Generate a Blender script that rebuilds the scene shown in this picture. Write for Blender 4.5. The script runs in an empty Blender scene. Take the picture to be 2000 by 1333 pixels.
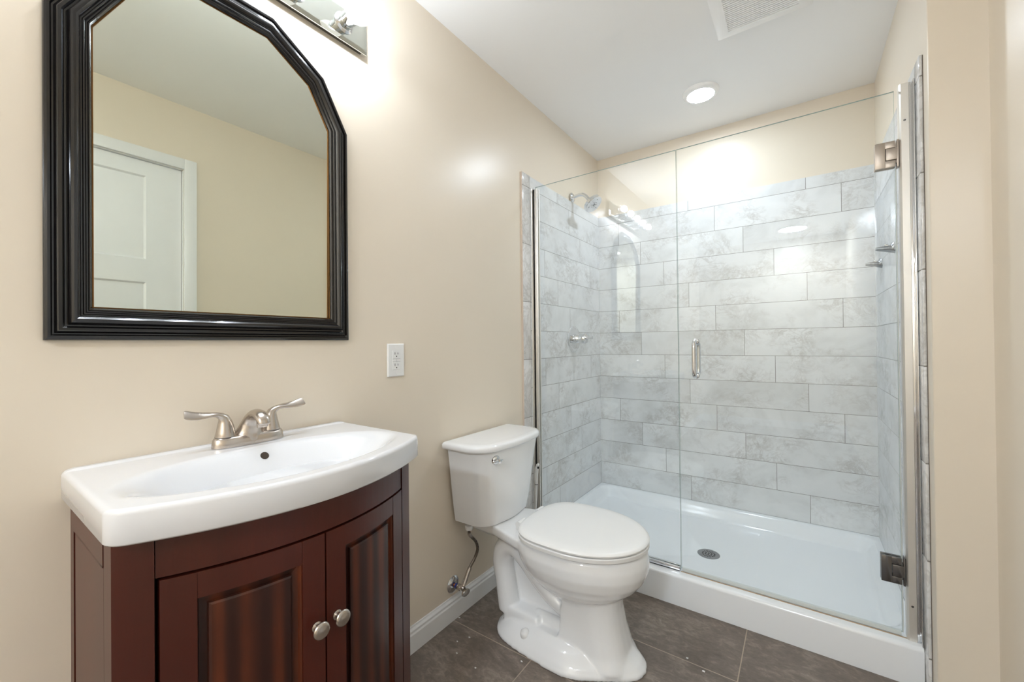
import bpy, bmesh, math, random
from math import sin, cos, pi, sqrt, radians
from mathutils import Vector, Matrix
random.seed(7)
S = bpy.context.scene
C = S.collection

# ------------------------------------------------------------------ camera
FPX, PITCH, ROLL, YAW = 799.2, 0.006013, -0.010534, 0.613816
CX, CZ = 1.18298, 1.12948
cyw, syw = cos(YAW), sin(YAW)
fwd = Vector((-syw*cos(PITCH), cyw*cos(PITCH), sin(PITCH)))
rt = Vector((cyw, syw, 0)); up = rt.cross(fwd)
r2 = rt*cos(ROLL) + up*sin(ROLL); u2 = up*cos(ROLL) - rt*sin(ROLL)
cam = bpy.data.cameras.new('camera'); co = bpy.data.objects.new('camera', cam); C.objects.link(co)
cam.sensor_fit = 'HORIZONTAL'; cam.sensor_width = 36; cam.lens = FPX/2000*36
cam.clip_start = 0.01
m = Matrix((( r2.x, u2.x, -fwd.x, CX), (r2.y, u2.y, -fwd.y, 0), (r2.z, u2.z, -fwd.z, CZ), (0, 0, 0, 1)))
co.matrix_world = m
S.camera = co
# ------------------------------------------------------------------ world, exposure
w = bpy.data.worlds.new('world'); S.world = w; w.use_nodes = True
w.node_tree.nodes['Background'].inputs[0].default_value = (1, .97, .93, 1)
w.node_tree.nodes['Background'].inputs[1].default_value = 0.3
S.view_settings.view_transform = 'Standard'; S.view_settings.look = 'None'
S.view_settings.gamma = 1; S.view_settings.use_curve_mapping = False
S.view_settings.exposure = 1.66
S.cycles.max_bounces = 14; S.cycles.diffuse_bounces = 7; S.cycles.glossy_bounces = 6
S.cycles.transmission_bounces = 8; S.cycles.transparent_max_bounces = 24
BULB_W, LED_W, LED2_W = 1.08, 63, 104
BULB_COL, LED_COL = (.80, .885, 1.0), (.79, .89, 1.0)
# ------------------------------------------------------------------ dimensions
H = 2.4415           # ceiling
XT, XTR = 0.010, 1.4975     # faces of the shower tile, left and right
XW = XTR + .010      # shower side of right wall
XD = 1.636           # right wall with the room door
YB = 2.7613          # face of back tile
YWB = YB + .010
YRET = 1.735         # return of the right wall
YF = -2.6           # wall behind the camera
ROW, Z0, TL = .1524, .1298, .607
TILE_TOP = Z0 + 12.42*ROW
YG = 1.885           # shower glass
XJ, XDR = .7465, 1.452   # joint between the panes, hinge side of the door

# ------------------------------------------------------------------ node helpers
def s2l(c): return tuple(((v/255)/12.92 if v/255 <= .04045 else ((v/255+.055)/1.055)**2.4) for v in c)
class NT:
    def __init__(s, name):
        s.m = bpy.data.materials.new(name); s.m.use_nodes = True
        s.t = s.m.node_tree; s.n = s.t.nodes; s.l = s.t.links
        s.b = s.n['Principled BSDF']; s.out = s.n['Material Output']
    def new(s, t, **k):
        n = s.n.new(t)
        for a, v in k.items(): setattr(n, a, v)
        return n
    def put(s, sock, v):
        if isinstance(v, bpy.types.NodeSocket): s.l.new(v, sock)
        else: sock.default_value = v
    def mth(s, op, a, b=0., c=0.):
        n = s.new('ShaderNodeMath', operation=op)
        for i, v in enumerate((a, b, c)): s.put(n.inputs[i], v)
        return n.outputs[0]
    def xyz(s):
        g = s.new('ShaderNodeTexCoord'); q = s.new('ShaderNodeSeparateXYZ'); s.l.new(g.outputs['Object'], q.inputs[0])
        return q.outputs[0], q.outputs[1], q.outputs[2]
    def comb(s, x, y, z):
        n = s.new('ShaderNodeCombineXYZ')
        for i, v in enumerate((x, y, z)): s.put(n.inputs[i], v)
        return n.outputs[0]
    def noise(s, vec, scale, detail=4, rough=.5, dist=0.):
        n = s.new('ShaderNodeTexNoise'); s.put(n.inputs['Vector'], vec)
        n.inputs['Scale'].default_value = scale; n.inputs['Detail'].default_value = detail
        n.inputs['Roughness'].default_value = rough; n.inputs['Distortion'].default_value = dist
        return n.outputs['Fac']
    def ramp(s, fac, stops):
        n = s.new('ShaderNodeValToRGB'); e = n.color_ramp.elements
        while len(e) < len(stops): e.new(.5)
        for i, (p, c) in enumerate(stops):
            e[i].position = p; e[i].color = (c[0], c[1], c[2], 1)
        s.put(n.inputs[0], fac); return n.outputs[0]
    def mix(s, f, a, b):
        n = s.new('ShaderNodeMix', data_type='RGBA')
        s.put(n.inputs[0], f)
        for i, v in ((6, a), (7, b)): s.put(n.inputs[i], v if isinstance(v, bpy.types.NodeSocket) else (*v, 1))
        return n.outputs[2]
    def bump(s, h, strength, dist=.001):
        n = s.new('ShaderNodeBump'); n.inputs['Strength'].default_value = strength; n.inputs['Distance'].default_value = dist
        s.put(n.inputs['Height'], h); s.l.new(n.outputs[0], s.b.inputs['Normal'])
    def base(s, c, rough=.5, metal=0., spec=.5, coat=0.):
        s.put(s.b.inputs['Base Color'], c if isinstance(c, bpy.types.NodeSocket) else (*c, 1))
        s.put(s.b.inputs['Roughness'], rough); s.b.inputs['Metallic'].default_value = metal
        s.b.inputs['Specular IOR Level'].default_value = spec; s.b.inputs['Coat Weight'].default_value = coat
        s.b.inputs['Coat Roughness'].default_value = .08

def simple(name, c, rough, metal=0., spec=.5, coat=0., nz=0., nscale=300):
    t = NT(name)
    if nz:
        x, y, z = t.xyz(); v = t.comb(x, y, z)
        f = t.noise(v, nscale, 3)
        t.base(t.mix(f, s2l([k*(1-nz) for k in c]), s2l([min(255, k*(1+nz)) for k in c])), rough, metal, spec, coat)
    else: t.base(s2l(c), rough, metal, spec, coat)
    return t.m

def paint(name, c, rough=.32, bump=.12):
    t = NT(name); x, y, z = t.xyz(); v = t.comb(x, y, z)
    big = t.noise(v, 1.7, 3); fine = t.noise(v, 160, 3, .6)
    t.base(t.mix(big, s2l([k*.985 for k in c]), s2l([min(255, k*1.01) for k in c])), rough)
    t.bump(t.mth('ADD', fine, t.mth('MULTIPLY', t.noise(v, 9, 2), 1.5)), bump, .0006)
    return t.m
M = {}
M['wall'] = paint('beige_wall_paint', (229, 218, 201))
M['ceil'] = paint('white_ceiling_paint', (248, 248, 247), .6, .1)
M['trim'] = simple('white_trim_paint', (236, 237, 238), .3, nz=.01, nscale=12)
M['doorp'] = simple('white_door_paint', (236, 238, 240), .35, nz=.01, nscale=12)

def tile_mat(name, axis, u0, half_joint=False):
    """long marble-look tiles in a quarter-offset bond; u runs along the wall, v is height"""
    t = NT(name); x, y, z = t.xyz()
    u = x if axis == 'x' else y
    v = t.mth('DIVIDE', t.mth('SUBTRACT', z, Z0), ROW)
    row = t.mth('FLOOR', v); fv = t.mth('SUBTRACT', v, row)
    uu = t.mth('DIVIDE', t.mth('ADD', t.mth('SUBTRACT', u, u0), t.mth('MULTIPLY', row, TL/4)), TL)
    col = t.mth('FLOOR', uu); fu = t.mth('SUBTRACT', uu, col)
    # distance to the nearest joint in metres
    dv = t.mth('MULTIPLY', t.mth('MINIMUM', fv, t.mth('SUBTRACT', 1, fv)), ROW)
    du = t.mth('MULTIPLY', t.mth('MINIMUM', fu, t.mth('SUBTRACT', 1, fu)), TL)
    d = t.mth('MINIMUM', du, dv)
    g = t.new('ShaderNodeMapRange'); g.clamp = True
    t.put(g.inputs[0], d); g.inputs[1].default_value = .0007; g.inputs[2].default_value = .0014
    grout = t.mth('SUBTRACT', 1, g.outputs[0])
    idv = t.mth('ADD', t.mth('MULTIPLY', row, 7.13), t.mth('MULTIPLY', col, 3.71))
    vec = t.comb(t.mth('ADD', u, idv), t.mth('MULTIPLY', z, 1.15), t.mth('MULTIPLY', idv, 1.7))
    cloud = t.noise(vec, 3.2, 6, .62, .6)
    vn = t.noise(vec, 5.0, 8, .62, 1.6)
    vein = t.mth('SUBTRACT', 1, t.mth('MINIMUM', t.mth('MULTIPLY', t.mth('ABSOLUTE', t.mth('SUBTRACT', vn, .5)), 16), 1))
    vn2 = t.noise(vec, 14.0, 8, .7, 1.2)
    vein2 = t.mth('SUBTRACT', 1, t.mth('MINIMUM', t.mth('MULTIPLY', t.mth('ABSOLUTE', t.mth('SUBTRACT', vn2, .52)), 20), 1))
    mask = t.ramp(t.noise(vec, 4.2, 4, .6), [(.45, (0, 0, 0)), (.62, (1, 1, 1))])
    wn = t.new('ShaderNodeTexWhiteNoise', noise_dimensions='1D'); t.put(wn.inputs['W'], idv)
    base = t.ramp(cloud, [(.28, s2l((206, 208, 208))), (.5, s2l((226, 228, 229))), (.75, s2l((236, 237, 238)))])
    base = t.mix(t.mth('MULTIPLY', wn.outputs['Value'], .22), base, s2l((208, 208, 210)))
    base = t.mix(t.mth('MULTIPLY', t.mth('MULTIPLY', vein, .36), mask), base, s2l((165, 162, 157)))
    base = t.mix(t.mth('MULTIPLY', t.mth('MULTIPLY', vein2, .42), mask), base, s2l((170, 165, 160)))
    base = t.mix(grout, base, s2l((112, 110, 106)))
    t.base(base, t.mth('ADD', .27, t.mth('MULTIPLY', grout, .4)), 0, .4)
    t.bump(g.outputs[0], .5, .0008)
    return t.m
M['tback'] = tile_mat('marble_tile_back', 'x', .003)
M['tleft'] = tile_mat('marble_tile_left', 'y', .323)
M['tright'] = tile_mat('marble_tile_right', 'y', .10)

def marble(name):
    t = NT(name); x, y, z = t.xyz()
    oi = t.new('ShaderNodeObjectInfo')
    vec = t.comb(t.mth('ADD', x, t.mth('MULTIPLY', oi.outputs['Random'], 31)), y, z)
    cl = t.noise(vec, 4, 6, .6, .7); vn = t.noise(vec, 9, 8, .65, 1.5)
    vein = t.mth('SUBTRACT', 1, t.mth('MINIMUM', t.mth('MULTIPLY', t.mth('ABSOLUTE', t.mth('SUBTRACT', vn, .5)), 16), 1))
    b = t.ramp(cl, [(.3, s2l((205, 204, 202))), (.7, s2l((232, 232, 232)))])
    t.base(t.mix(t.mth('MULTIPLY', vein, .35), b, s2l((160, 155, 148))), .16)
    return t.m
M['marble'] = marble('marble_trim_tile')
M['grout'] = simple('grey_grout', (142, 138, 132), .85)
M['caulk'] = simple('beige_caulk', (204, 188, 174), .7)

def floor_mat():
    t = NT('slate_floor_tile'); x, y, z = t.xyz()
    fy0 = t.mth('DIVIDE', t.mth('SUBTRACT', y, 1.229), .3075); row = t.mth('FLOOR', fy0); fy = t.mth('SUBTRACT', fy0, row)
    xx = t.mth('DIVIDE', t.mth('SUBTRACT', x, .385), .614)
    col = t.mth('FLOOR', xx); fx = t.mth('SUBTRACT', xx, col)
    d = t.mth('MINIMUM', t.mth('MULTIPLY', t.mth('MINIMUM', fy, t.mth('SUBTRACT', 1, fy)), .3075),
              t.mth('MULTIPLY', t.mth('MINIMUM', fx, t.mth('SUBTRACT', 1, fx)), .614))
    g = t.new('ShaderNodeMapRange'); t.put(g.inputs[0], d); g.inputs[1].default_value = .0012; g.inputs[2].default_value = .0022
    idv = t.mth('ADD', t.mth('MULTIPLY', row, 5.3), t.mth('MULTIPLY', col, 9.7))
    vec = t.comb(t.mth('MULTIPLY', t.mth('ADD', x, idv), .55), y, idv)
    c1 = t.noise(vec, 9, 8, .68, 1.2); c2 = t.noise(vec, 60, 5, .7, .8); c3 = t.noise(vec, 2.5, 3)
    f = t.mth('ADD', t.mth('MULTIPLY', c1, .5), t.mth('ADD', t.mth('MULTIPLY', c2, .38), t.mth('MULTIPLY', c3, .12)))
    b = t.ramp(f, [(.3, s2l((88, 79, 71))), (.5, s2l((118, 107, 98))), (.58, s2l((138, 127, 117))), (.68, s2l((166, 155, 144)))])
    b = t.mix(t.mth('SUBTRACT', 1, g.outputs[0]), b, s2l((172, 156, 138)))
    t.base(b, .42, 0, .4)
    t.bump(t.mth('ADD', g.outputs[0], t.mth('MULTIPLY', c1, .8)), .35, .0012)
    return t.m
M['floor'] = floor_mat()

def wood(name, dark, light, stripe):
    t = NT(name); x, y, z = t.xyz()
    vec = t.comb(x, y, t.mth('MULTIPLY', z, .09))
    grain = t.noise(vec, 260, 5, .6, .3)
    band = t.noise(t.comb(t.mth('MULTIPLY', x, .5), y, t.mth('MULTIPLY', z, .05)), 26 if stripe else 7, 2, .5, .15)
    blot = t.noise(t.comb(x, y, z), 5, 3)
    st = t.ramp(band, [(.42, (0, 0, 0)), (.62, (1, 1, 1))])
    if stripe:
        ph = t.mth('ADD', t.mth('MULTIPLY', y, 2*pi/.041), t.mth('MULTIPLY', t.noise(t.comb(0, t.mth('MULTIPLY', y, 2.2), t.mth('MULTIPLY', z, .05)), 9, 2), 5))
        st = t.mth('POWER', t.mth('ADD', .5, t.mth('MULTIPLY', t.mth('SINE', ph), .5)), 1.5)
        st = t.mth('MULTIPLY', st, t.mth('ADD', .25, t.noise(t.comb(x, y, t.mth('MULTIPLY', z, .5)), 11, 3)))
    f = t.mth('MULTIPLY', st, t.mth('ADD', .25, t.mth('MULTIPLY', blot, .9)) if stripe else .45)
    b = t.mix(f, s2l(dark), s2l(light))
    b = t.mix(t.mth('MULTIPLY', grain, .35), b, s2l([k*.62 for k in dark]))
    t.base(b, .36, 0, .4, .15); t.b.inputs['Coat Roughness'].default_value = .22
    t.bump(grain, .08, .0004)
    return t.m
M['wood'] = wood('mahogany_stained_wood', (66, 22, 12), (92, 34, 17), False)
M['woodp'] = wood('mahogany_stained_panel', (46, 18, 11), (116, 54, 24), True)
M['porc'] = simple('white_porcelain', (238, 239, 240), .07, 0, .6, .3)
M['ventp'] = simple('bright_white_plastic', (250, 250, 249), .35)
M['sinkm'] = simple('white_vitreous_sink', (228, 229, 232), .09, 0, .55, .3)
M['acry'] = simple('white_acrylic', (238, 241, 244), .16, 0, .5, .15)
M['plast'] = simple('white_plastic', (236, 236, 235), .25, 0, .5)
M['black'] = simple('black_lacquer', (15, 13, 14), .17, 0, .5, .4, nz=.08, nscale=60)
M['gold'] = simple('gold_inner_edge', (150, 108, 62), .35, .8)
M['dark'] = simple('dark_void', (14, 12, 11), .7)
M['chrome'] = simple('polished_chrome', (225, 226, 228), .06, 1.)
M['chrome2'] = simple('satin_aluminium', (226, 222, 215), .42, .85)
M['nickel'] = simple('brushed_nickel', (196, 187, 178), .26, 1., nz=.03, nscale=400)
M['hinge'] = simple('satin_nickel_hinge', (186, 176, 166), .38, 1.)
M['dkchrome'] = simple('dark_chrome', (120, 118, 118), .18, 1.)
M['mirror'] = simple('mirror_silvering', (222, 226, 214), .005, 1.)
M['bevmir'] = simple('bevelled_mirror_plate', (205, 208, 200), .03, 1.)
M['drainm'] = simple('satin_drain_metal', (160, 162, 164), .3, 1.)
M['rubber'] = simple('clear_vinyl_seal', (205, 210, 208), .3)
M['blue'] = simple('blue_plastic_ring', (40, 60, 150), .4)
M['copper'] = simple('copper_stub', (176, 112, 80), .3, 1.)
def hose_mat():
    t = NT('braided_hose'); x, y, z = t.xyz()
    wv = t.new('ShaderNodeTexWave'); t.put(wv.inputs['Vector'], t.comb(x, t.mth('ADD', y, z), z)); wv.inputs['Scale'].default_value = 160
    t.base(t.mix(wv.outputs['Fac'], s2l((88, 78, 68)), s2l((150, 140, 128))), .4, .8); return t.m
M['hose'] = hose_mat()

def thin_glass(name, tint, refl=1.45):
    t = NT(name); t.n.remove(t.b)
    tr = t.new('ShaderNodeBsdfTransparent'); tr.inputs[0].default_value = (*tint, 1)
    gl = t.new('ShaderNodeBsdfGlossy'); gl.inputs['Roughness'].default_value = 0.0; gl.inputs[0].default_value = (1, 1, 1, 1)
    ge = t.new('ShaderNodeNewGeometry'); dt = t.new('ShaderNodeVectorMath', operation='DOT_PRODUCT')
    t.l.new(ge.outputs['Incoming'], dt.inputs[0]); t.l.new(ge.outputs['Normal'], dt.inputs[1])
    cs = t.mth('SUBTRACT', 1, t.mth('ABSOLUTE', dt.outputs['Value'])); f0 = ((refl-1)/(refl+1))**2
    fr = t.mth('ADD', f0, t.mth('MULTIPLY', t.mth('POWER', cs, 5), 1-f0))
    mx = t.new('ShaderNodeMixShader'); t.l.new(fr, mx.inputs[0]); t.l.new(tr.outputs[0], mx.inputs[1]); t.l.new(gl.outputs[0], mx.inputs[2])
    t.l.new(mx.outputs[0], t.out.inputs[0]); return t.m
M['glass'] = thin_glass('clear_shower_glass', (.985, .995, .991), 1.55)
M['glassedge'] = simple('green_glass_edge', (150, 172, 162), .15, 0, .6)
M['bulbglass'] = thin_glass('clear_bulb_glass', (.985, .985, .985), 1.5)
_t = M['bulbglass'].node_tree; _e = _t.nodes.new('ShaderNodeEmission'); _e.inputs[0].default_value = (1, .97, .96, 1); _e.inputs[1].default_value = .10
_a = _t.nodes.new('ShaderNodeAddShader'); _o = _t.nodes['Material Output']; _s = _o.inputs[0].links[0].from_socket
_t.links.new(_s, _a.inputs[0]); _t.links.new(_e.outputs[0], _a.inputs[1]); _t.links.new(_a.outputs[0], _o.inputs[0])
def emis(name, c, s):
    t = NT(name); t.base((.8, .8, .8), .4); t.b.inputs['Emission Color'].default_value = (*c, 1); t.b.inputs['Emission Strength'].default_value = s
    return t.m
M['filament'] = emis('glowing_filament', (1, .9, .75), 60)
M['led'] = emis('glowing_led_lens', LED_COL, LED_W)
M['indicator'] = emis('red_indicator_dot', (.6, .1, .1), .2)

# ------------------------------------------------------------------ mesh helpers
def link(o, parent=None):
    C.objects.link(o)
    if parent is not None:
        o.parent = parent; o.location = -Vector(parent.location) if parent.parent is None else (0, 0, 0)
    return o
def mesh_obj(name, bm, mat, parent=None, smooth=None, kind=None, label=None):
    me = bpy.data.meshes.new(name); bmesh.ops.recalc_face_normals(bm, faces=bm.faces[:]); bm.to_mesh(me); bm.free()
    for q in (mat if isinstance(mat, (list, tuple)) else [mat]): me.materials.append(q)
    if smooth is not None:
        me.shade_smooth(); me.set_sharp_from_angle(angle=radians(smooth))
    o = bpy.data.objects.new(name, me); link(o, parent)
    if kind: o['kind'] = kind
    if label: o['label'] = label
    return o
def tag(o, label, cat, group=None):
    o['label'] = label; o['category'] = cat
    if group: o['group'] = group
    return o
def thing(name, label, cat, loc, group=None):
    o = bpy.data.objects.new(name, None); C.objects.link(o); o.location = loc; o.empty_display_size = .05
    return tag(o, label, cat, group)
def B(): return bmesh.new()
def box(bm, x0, x1, y0, y1, z0, z1, mi=0, bev=0, seg=2):
    vs = [bm.verts.new((x, y, z)) for x in (x0, x1) for y in (y0, y1) for z in (z0, z1)]
    fs = [(0, 1, 3, 2), (4, 6, 7, 5), (0, 4, 5, 1), (2, 3, 7, 6), (0, 2, 6, 4), (1, 5, 7, 3)]
    F = [bm.faces.new([vs[i] for i in f]) for f in fs]
    for f in F: f.material_index = mi
    if bev:
        es = list({e for f in F for e in f.edges})
        r = bmesh.ops.bevel(bm, geom=es, offset=bev, segments=seg, affect='EDGES', profile=.5)
        for f in r['faces']: f.material_index = mi
    return vs
def rings(bm, rs, cap=(True, True), closed=True, mi=0):
    V = [[bm.verts.new(p) for p in r] for r in rs]; n = len(V[0])
    for a, b in zip(V[:-1], V[1:]):
        for i in range(n if closed else n-1):
            j = (i+1) % n
            f = bm.faces.new((a[i], a[j], b[j], b[i])); f.material_index = mi
    for e, q in ((0, V[0]), (1, V[-1])):
        if cap[e]:
            f = bm.faces.new(q); f.material_index = mi
    return V
def frame_of(ax):
    ax = Vector(ax).normalized(); h = Vector((0, 0, 1)) if abs(ax.z) < .9 else Vector((0, 1, 0))
    u = ax.cross(h).normalized(); return ax, u, ax.cross(u).normalized()
def lathe(bm, prof, org, axis, n=32, mi=0, su=1., sv=1., cap=(True, True)):
    ax, u, v = frame_of(axis); org = Vector(org); rs = []
    for r, h in prof:
        r = max(r, 1e-5)
        rs.append([org + ax*h + (u*cos(2*pi*i/n)*su + v*sin(2*pi*i/n)*sv)*r for i in range(n)])
    return rings(bm, rs, cap, mi=mi)
def catmull(P, k=8):
    P = [Vector(p) for p in P]; Q = [P[0]*2-P[1]] + P + [P[-1]*2-P[-2]]; out = []
    for i in range(1, len(Q)-2):
        for j in range(k):
            t = j/k; a, b, c, d = Q[i-1:i+3]
            out.append(.5*((2*b)+(c-a)*t+(2*a-5*b+4*c-d)*t*t+(3*b-a-3*c+d)*t**3))
    out.append(P[-1]); return out
def lerpv(L, t):
    t = max(0, min(1, t))*(len(L)-1); i = min(int(t), len(L)-2); f = t-i
    if isinstance(L[0], (int, float)): return L[i]*(1-f)+L[i+1]*f
    return tuple(a*(1-f)+b*f for a, b in zip(L[i], L[i+1]))
def tube(bm, P, R, n=16, mi=0, upv=(0, 0, 1), cap=(True, True)):
    """R: radius, list of radii, or list of (ru, rv)"""
    P = [Vector(p) for p in P]; rs = []; N = len(P); uprev = None
    for i, p in enumerate(P):
        t = (P[min(i+1, N-1)]-P[max(i-1, 0)]).normalized()
        if uprev is None:
            h = Vector(upv)
            if abs(t.dot(h)) > .95: h = Vector((1, 0, 0))
            u = (h - t*h.dot(t)).normalized()
        else: u = (uprev - t*uprev.dot(t)).normalized()
        uprev = u; v = t.cross(u)
        r = lerpv(R, i/(N-1)) if isinstance(R, (list, tuple)) else R
        ru, rv = r if isinstance(r, tuple) else (r, r)
        rs.append([p + u*cos(2*pi*k/n)*ru + v*sin(2*pi*k/n)*rv for k in range(n)])
    return rings(bm, rs, cap, mi=mi)
def sstep(a, b, x):
    t = max(0., min(1., (x-a)/(b-a))); return t*t*(3-2*t)
def slab_poly(bm, pts, axis, a, b, mi=0):
    """extrude a 2D polygon; axis 'x': pts=(y,z); 'y': (x,z); 'z': (x,y)"""
    def P(p, d): return {'x': (d, p[0], p[1]), 'y': (p[0], d, p[1]), 'z': (p[0], p[1], d)}[axis]
    return rings(bm, [[P(p, a) for p in pts], [P(p, b) for p in pts]], mi=mi)

# ================================================================== ROOM SHELL
def struct(name, bm, mat, parent=None, smooth=None, **k): return mesh_obj(name, bm, mat, parent, smooth, kind='structure', **k)
TH = .1
b = B(); box(b, -.12, XD+.12, YF-.12, YWB+.12, -.1, 0); struct('floor', b, M['floor'])
b = B(); box(b, -.12, XD+.12, YF-.12, YWB+.12, H, H+.1); struct('ceiling', b, M['ceil'])
b = B(); box(b, -.12, 0, YF-.12, YWB+.12, 0, H); struct('wall_left', b, M['wall'])
b = B(); box(b, 0, XD+.12, YWB, YWB+.12, 0, H); struct('wall_back', b, M['wall'])
# right wall: thick at the shower, stepping back 13 cm at the return, with an opening for the door
DY0, DY1, DZ = .030, .803, 2.083
b = B()
slab_poly(b, [(XW, YWB), (XW, YRET+.004), (XW+.0015, YRET+.001), (XW+.005, YRET), (XD-.024, YRET), (XD-.006, YRET-.008), (XD, YRET-.022),
              (XD, DY1+.004), (XD+.12, DY1+.004), (XD+.12, YWB)], 'z', 0, H)
box(b, XD, XD+.12, YF, DY0-.004, 0, H); box(b, XD, XD+.12, DY0-.004, DY1+.004, DZ+.004, H)
struct('wall_right', b, M['wall'], smooth=25)
b = B(); box(b, 0, XD+.12, YF-.12, YF, 0, H); struct('wall_front', b, M['wall'])

# baseboards
def bb_prof(h=.093, d=.013): return [(0, 0), (d, 0), (d, h-.028), (d-.003, h-.022), (d-.003, h-.014), (d-.008, h-.006), (d-.009, h), (0, h)]
b = B(); rings(b, [[(p[0], y, p[1]) for p in bb_prof()] for y in (YF, 1.834)]); struct('baseboard_left', b, M['trim'])
b = B(); rings(b, [[(XD-p[0], y, p[1]) for p in bb_prof()] for y in (DY1+.062, YRET-.012)])
rings(b, [[(x, YRET-p[0], p[1]) for p in bb_prof()] for x in (XW, XD-.013)]); struct('baseboard_right', b, M['trim'])
b = B(); rings(b, [[(x, YF+p[0], p[1]) for p in bb_prof()] for x in (.0135, XD-.0005)]); struct('baseboard_front', b, M['trim'])

# shower tile, 1 cm proud of the painted walls
b = B(); box(b, 0, XW, YB, YWB, Z0-.02, TILE_TOP); struct('wall_shower_back', b, M['tback'])
YL, YLS = 1.772, 1.842
b = B(); box(b, 0, XT, YLS+.001, YB, Z0-.02, TILE_TOP); struct('wall_shower_left', b, M['tleft'])
YR, YRS = 1.793, 1.852
b = B(); box(b, XTR, XW, YRS+.001, YB, Z0-.02, TILE_TOP); struct('wall_shower_right', b, M['tright'])
# the upright bullnose strips on the outer ends, two rows tall each piece
def strip(name, xa, xb, y0, y1, zlo):
    b = B(); zs = [zlo] + [Z0+ROW*k for k in range(0, 13, 2) if Z0+ROW*k > zlo+.03] + [TILE_TOP+.004]
    for a, c in zip(zs[:-1], zs[1:]): box(b, min(xa, xb)+.0003, max(xa, xb), y0+.0005, y1-.0008, a+.0009, c-.0009, bev=.0025)
    box(b, min(xa, xb)+.002, max(xa, xb)-.0015, y0+.001, y1, zlo, TILE_TOP, mi=1)
    return struct(name, b, [M['marble'], M['grout']], smooth=40)
strip('trim_1', 0, XT, YL, YLS, 0.0)
strip('trim_2', XTR, XW, YR, YRS, 0.0)
b = B(); box(b, 0, .0085, YL-.0035, YL+.0005, .093, TILE_TOP+.004, bev=.001); struct('trim_3', b, M['caulk'])
b = B(); box(b, XW-.0014, XW, YR-.0012, YR+.0003, .0, TILE_TOP); struct('trim_4', b, simple('dark_caulk', (98, 86, 76), .8))

# room door (seen in the mirror)
dr = bpy.data.objects.new('door_1', None); C.objects.link(dr); dr.location = (XD+.02, .415, 0); dr['kind'] = 'structure'
def dpart(name, bm, mat=None, **k): return mesh_obj(name, bm, mat or M['doorp'], dr, **k)
b = B(); xs0, xs1 = XD+.022, XD+.057
st = .150
pan = [(.20, 1.447), (1.568, 2.007)]
box(b, xs0, xs1, DY0, DY0+st, .008, DZ); box(b, xs0, xs1, DY1-st, DY1, .008, DZ)
for a, c in ((.008, .20), (1.447, 1.568), (2.007, DZ)): box(b, xs0, xs1, DY0+st, DY1-st, a, c)
for a, c in pan:
    rings(b, [[(xs0, DY0+st+e*.0, a), (xs0, DY1-st, a), (xs0, DY1-st, c), (xs0, DY0+st, c)] for e in (0,)] +
          [[(xs0+.010, DY0+st+.008, a+.008), (xs0+.010, DY1-st-.008, a+.008), (xs0+.010, DY1-st-.008, c-.008), (xs0+.010, DY0+st+.008, c-.008)]], cap=(False, True))
dpart('door_panel', b)
b = B()
cw = .057
for y0, y1 in ((DY0-.004-cw, DY0-.004), (DY1+.004, DY1+.004+cw)): box(b, XD-.016, XD, y0, y1, 0, DZ+.004+cw-.0005, bev=.003)
box(b, XD-.0155, XD, DY0-.0045, DY1+.0045, DZ+.004, DZ+.004+cw, bev=.003)
dpart('door_casing', b, M['trim'], smooth=40)
b = B()
box(b, XD+.001, XD+.119, DY1-.002+.004, DY1+.0038, 0, DZ); box(b, XD+.001, XD+.119, DY0-.0038, DY0-.002, 0, DZ); box(b, XD+.001, XD+.119, DY0, DY1, DZ+.002, DZ+.0038)
box(b, xs1+.002, xs1+.014, DY0-.002, DY1+.002, .0, .01)
dpart('door_jamb', b, M['trim'])
b = B(); lathe(b, [(.032, 0), (.032, .006), (.026, .010), (.011, .014), (.010, .035), (.022, .042), (.028, .055), (.026, .066), (.012, .073), (0, .074)], (xs0, DY0+.07, .96), (-1, 0, 0))
dpart('door_knob', b, M['nickel'], smooth=40)

# ================================================================== SHOWER PAN
pan_o = thing('shower_pan', 'low white acrylic shower base with raised front curb behind the glass', 'shower base', (.75, 2.3, 0))
DRX, DRY = .790, 2.268
def pan_z(x, y):
    f = .050 + .018*min(1, sqrt((x-DRX)**2+(y-DRY)**2)/.8)
    x0, x1, y0, y1, r = XT+.022, XTR-.022, 1.918, YB-.022, .075
    qx = abs(x-(x0+x1)/2)-(x1-x0)/2+r; qy = abs(y-(y0+y1)/2)-(y1-y0)/2+r
    sd = sqrt(max(qx, 0)**2+max(qy, 0)**2)+min(max(qx, qy), 0)-r
    wgt = 1-sstep(0, .055, -sd)
    z = f*(1-wgt) + Z0*wgt; eyf = y-1.836
    if eyf < .014: z -= .014-sqrt(max(0, .014**2-(.014-eyf)**2))
    return z
b = B()
xs = [XT+.0005] + [XT+(XTR-XT)*i/110 for i in range(1, 110)] + [XTR-.0005]
ys = [1.836+.014*(1-cos(pi/2*i/7)) for i in range(7)] + [1.85+(YB-.0005-1.85)*i/90 for i in range(91)]
G = [[b.verts.new((x, y, pan_z(x, y))) for x in xs] for y in ys]
for i in range(len(ys)-1):
    for j in range(len(xs)-1): b.faces.new((G[i][j], G[i][j+1], G[i+1][j+1], G[i+1][j]))
edge = [G[0][j] for j in range(len(xs))] + [G[i][-1] for i in range(1, len(ys))] + [G[-1][j] for j in range(len(xs)-2, -1, -1)] + [G[i][0] for i in range(len(ys)-2, 0, -1)]
low = [b.verts.new((v.co.x, v.co.y, 0.0005)) for v in edge]
for i in range(len(edge)):
    j = (i+1) % len(edge); b.faces.new((edge[i], edge[j], low[j], low[i]))
b.faces.new(low)
mesh_obj('basin', b, M['acry'], pan_o, smooth=40)
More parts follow.
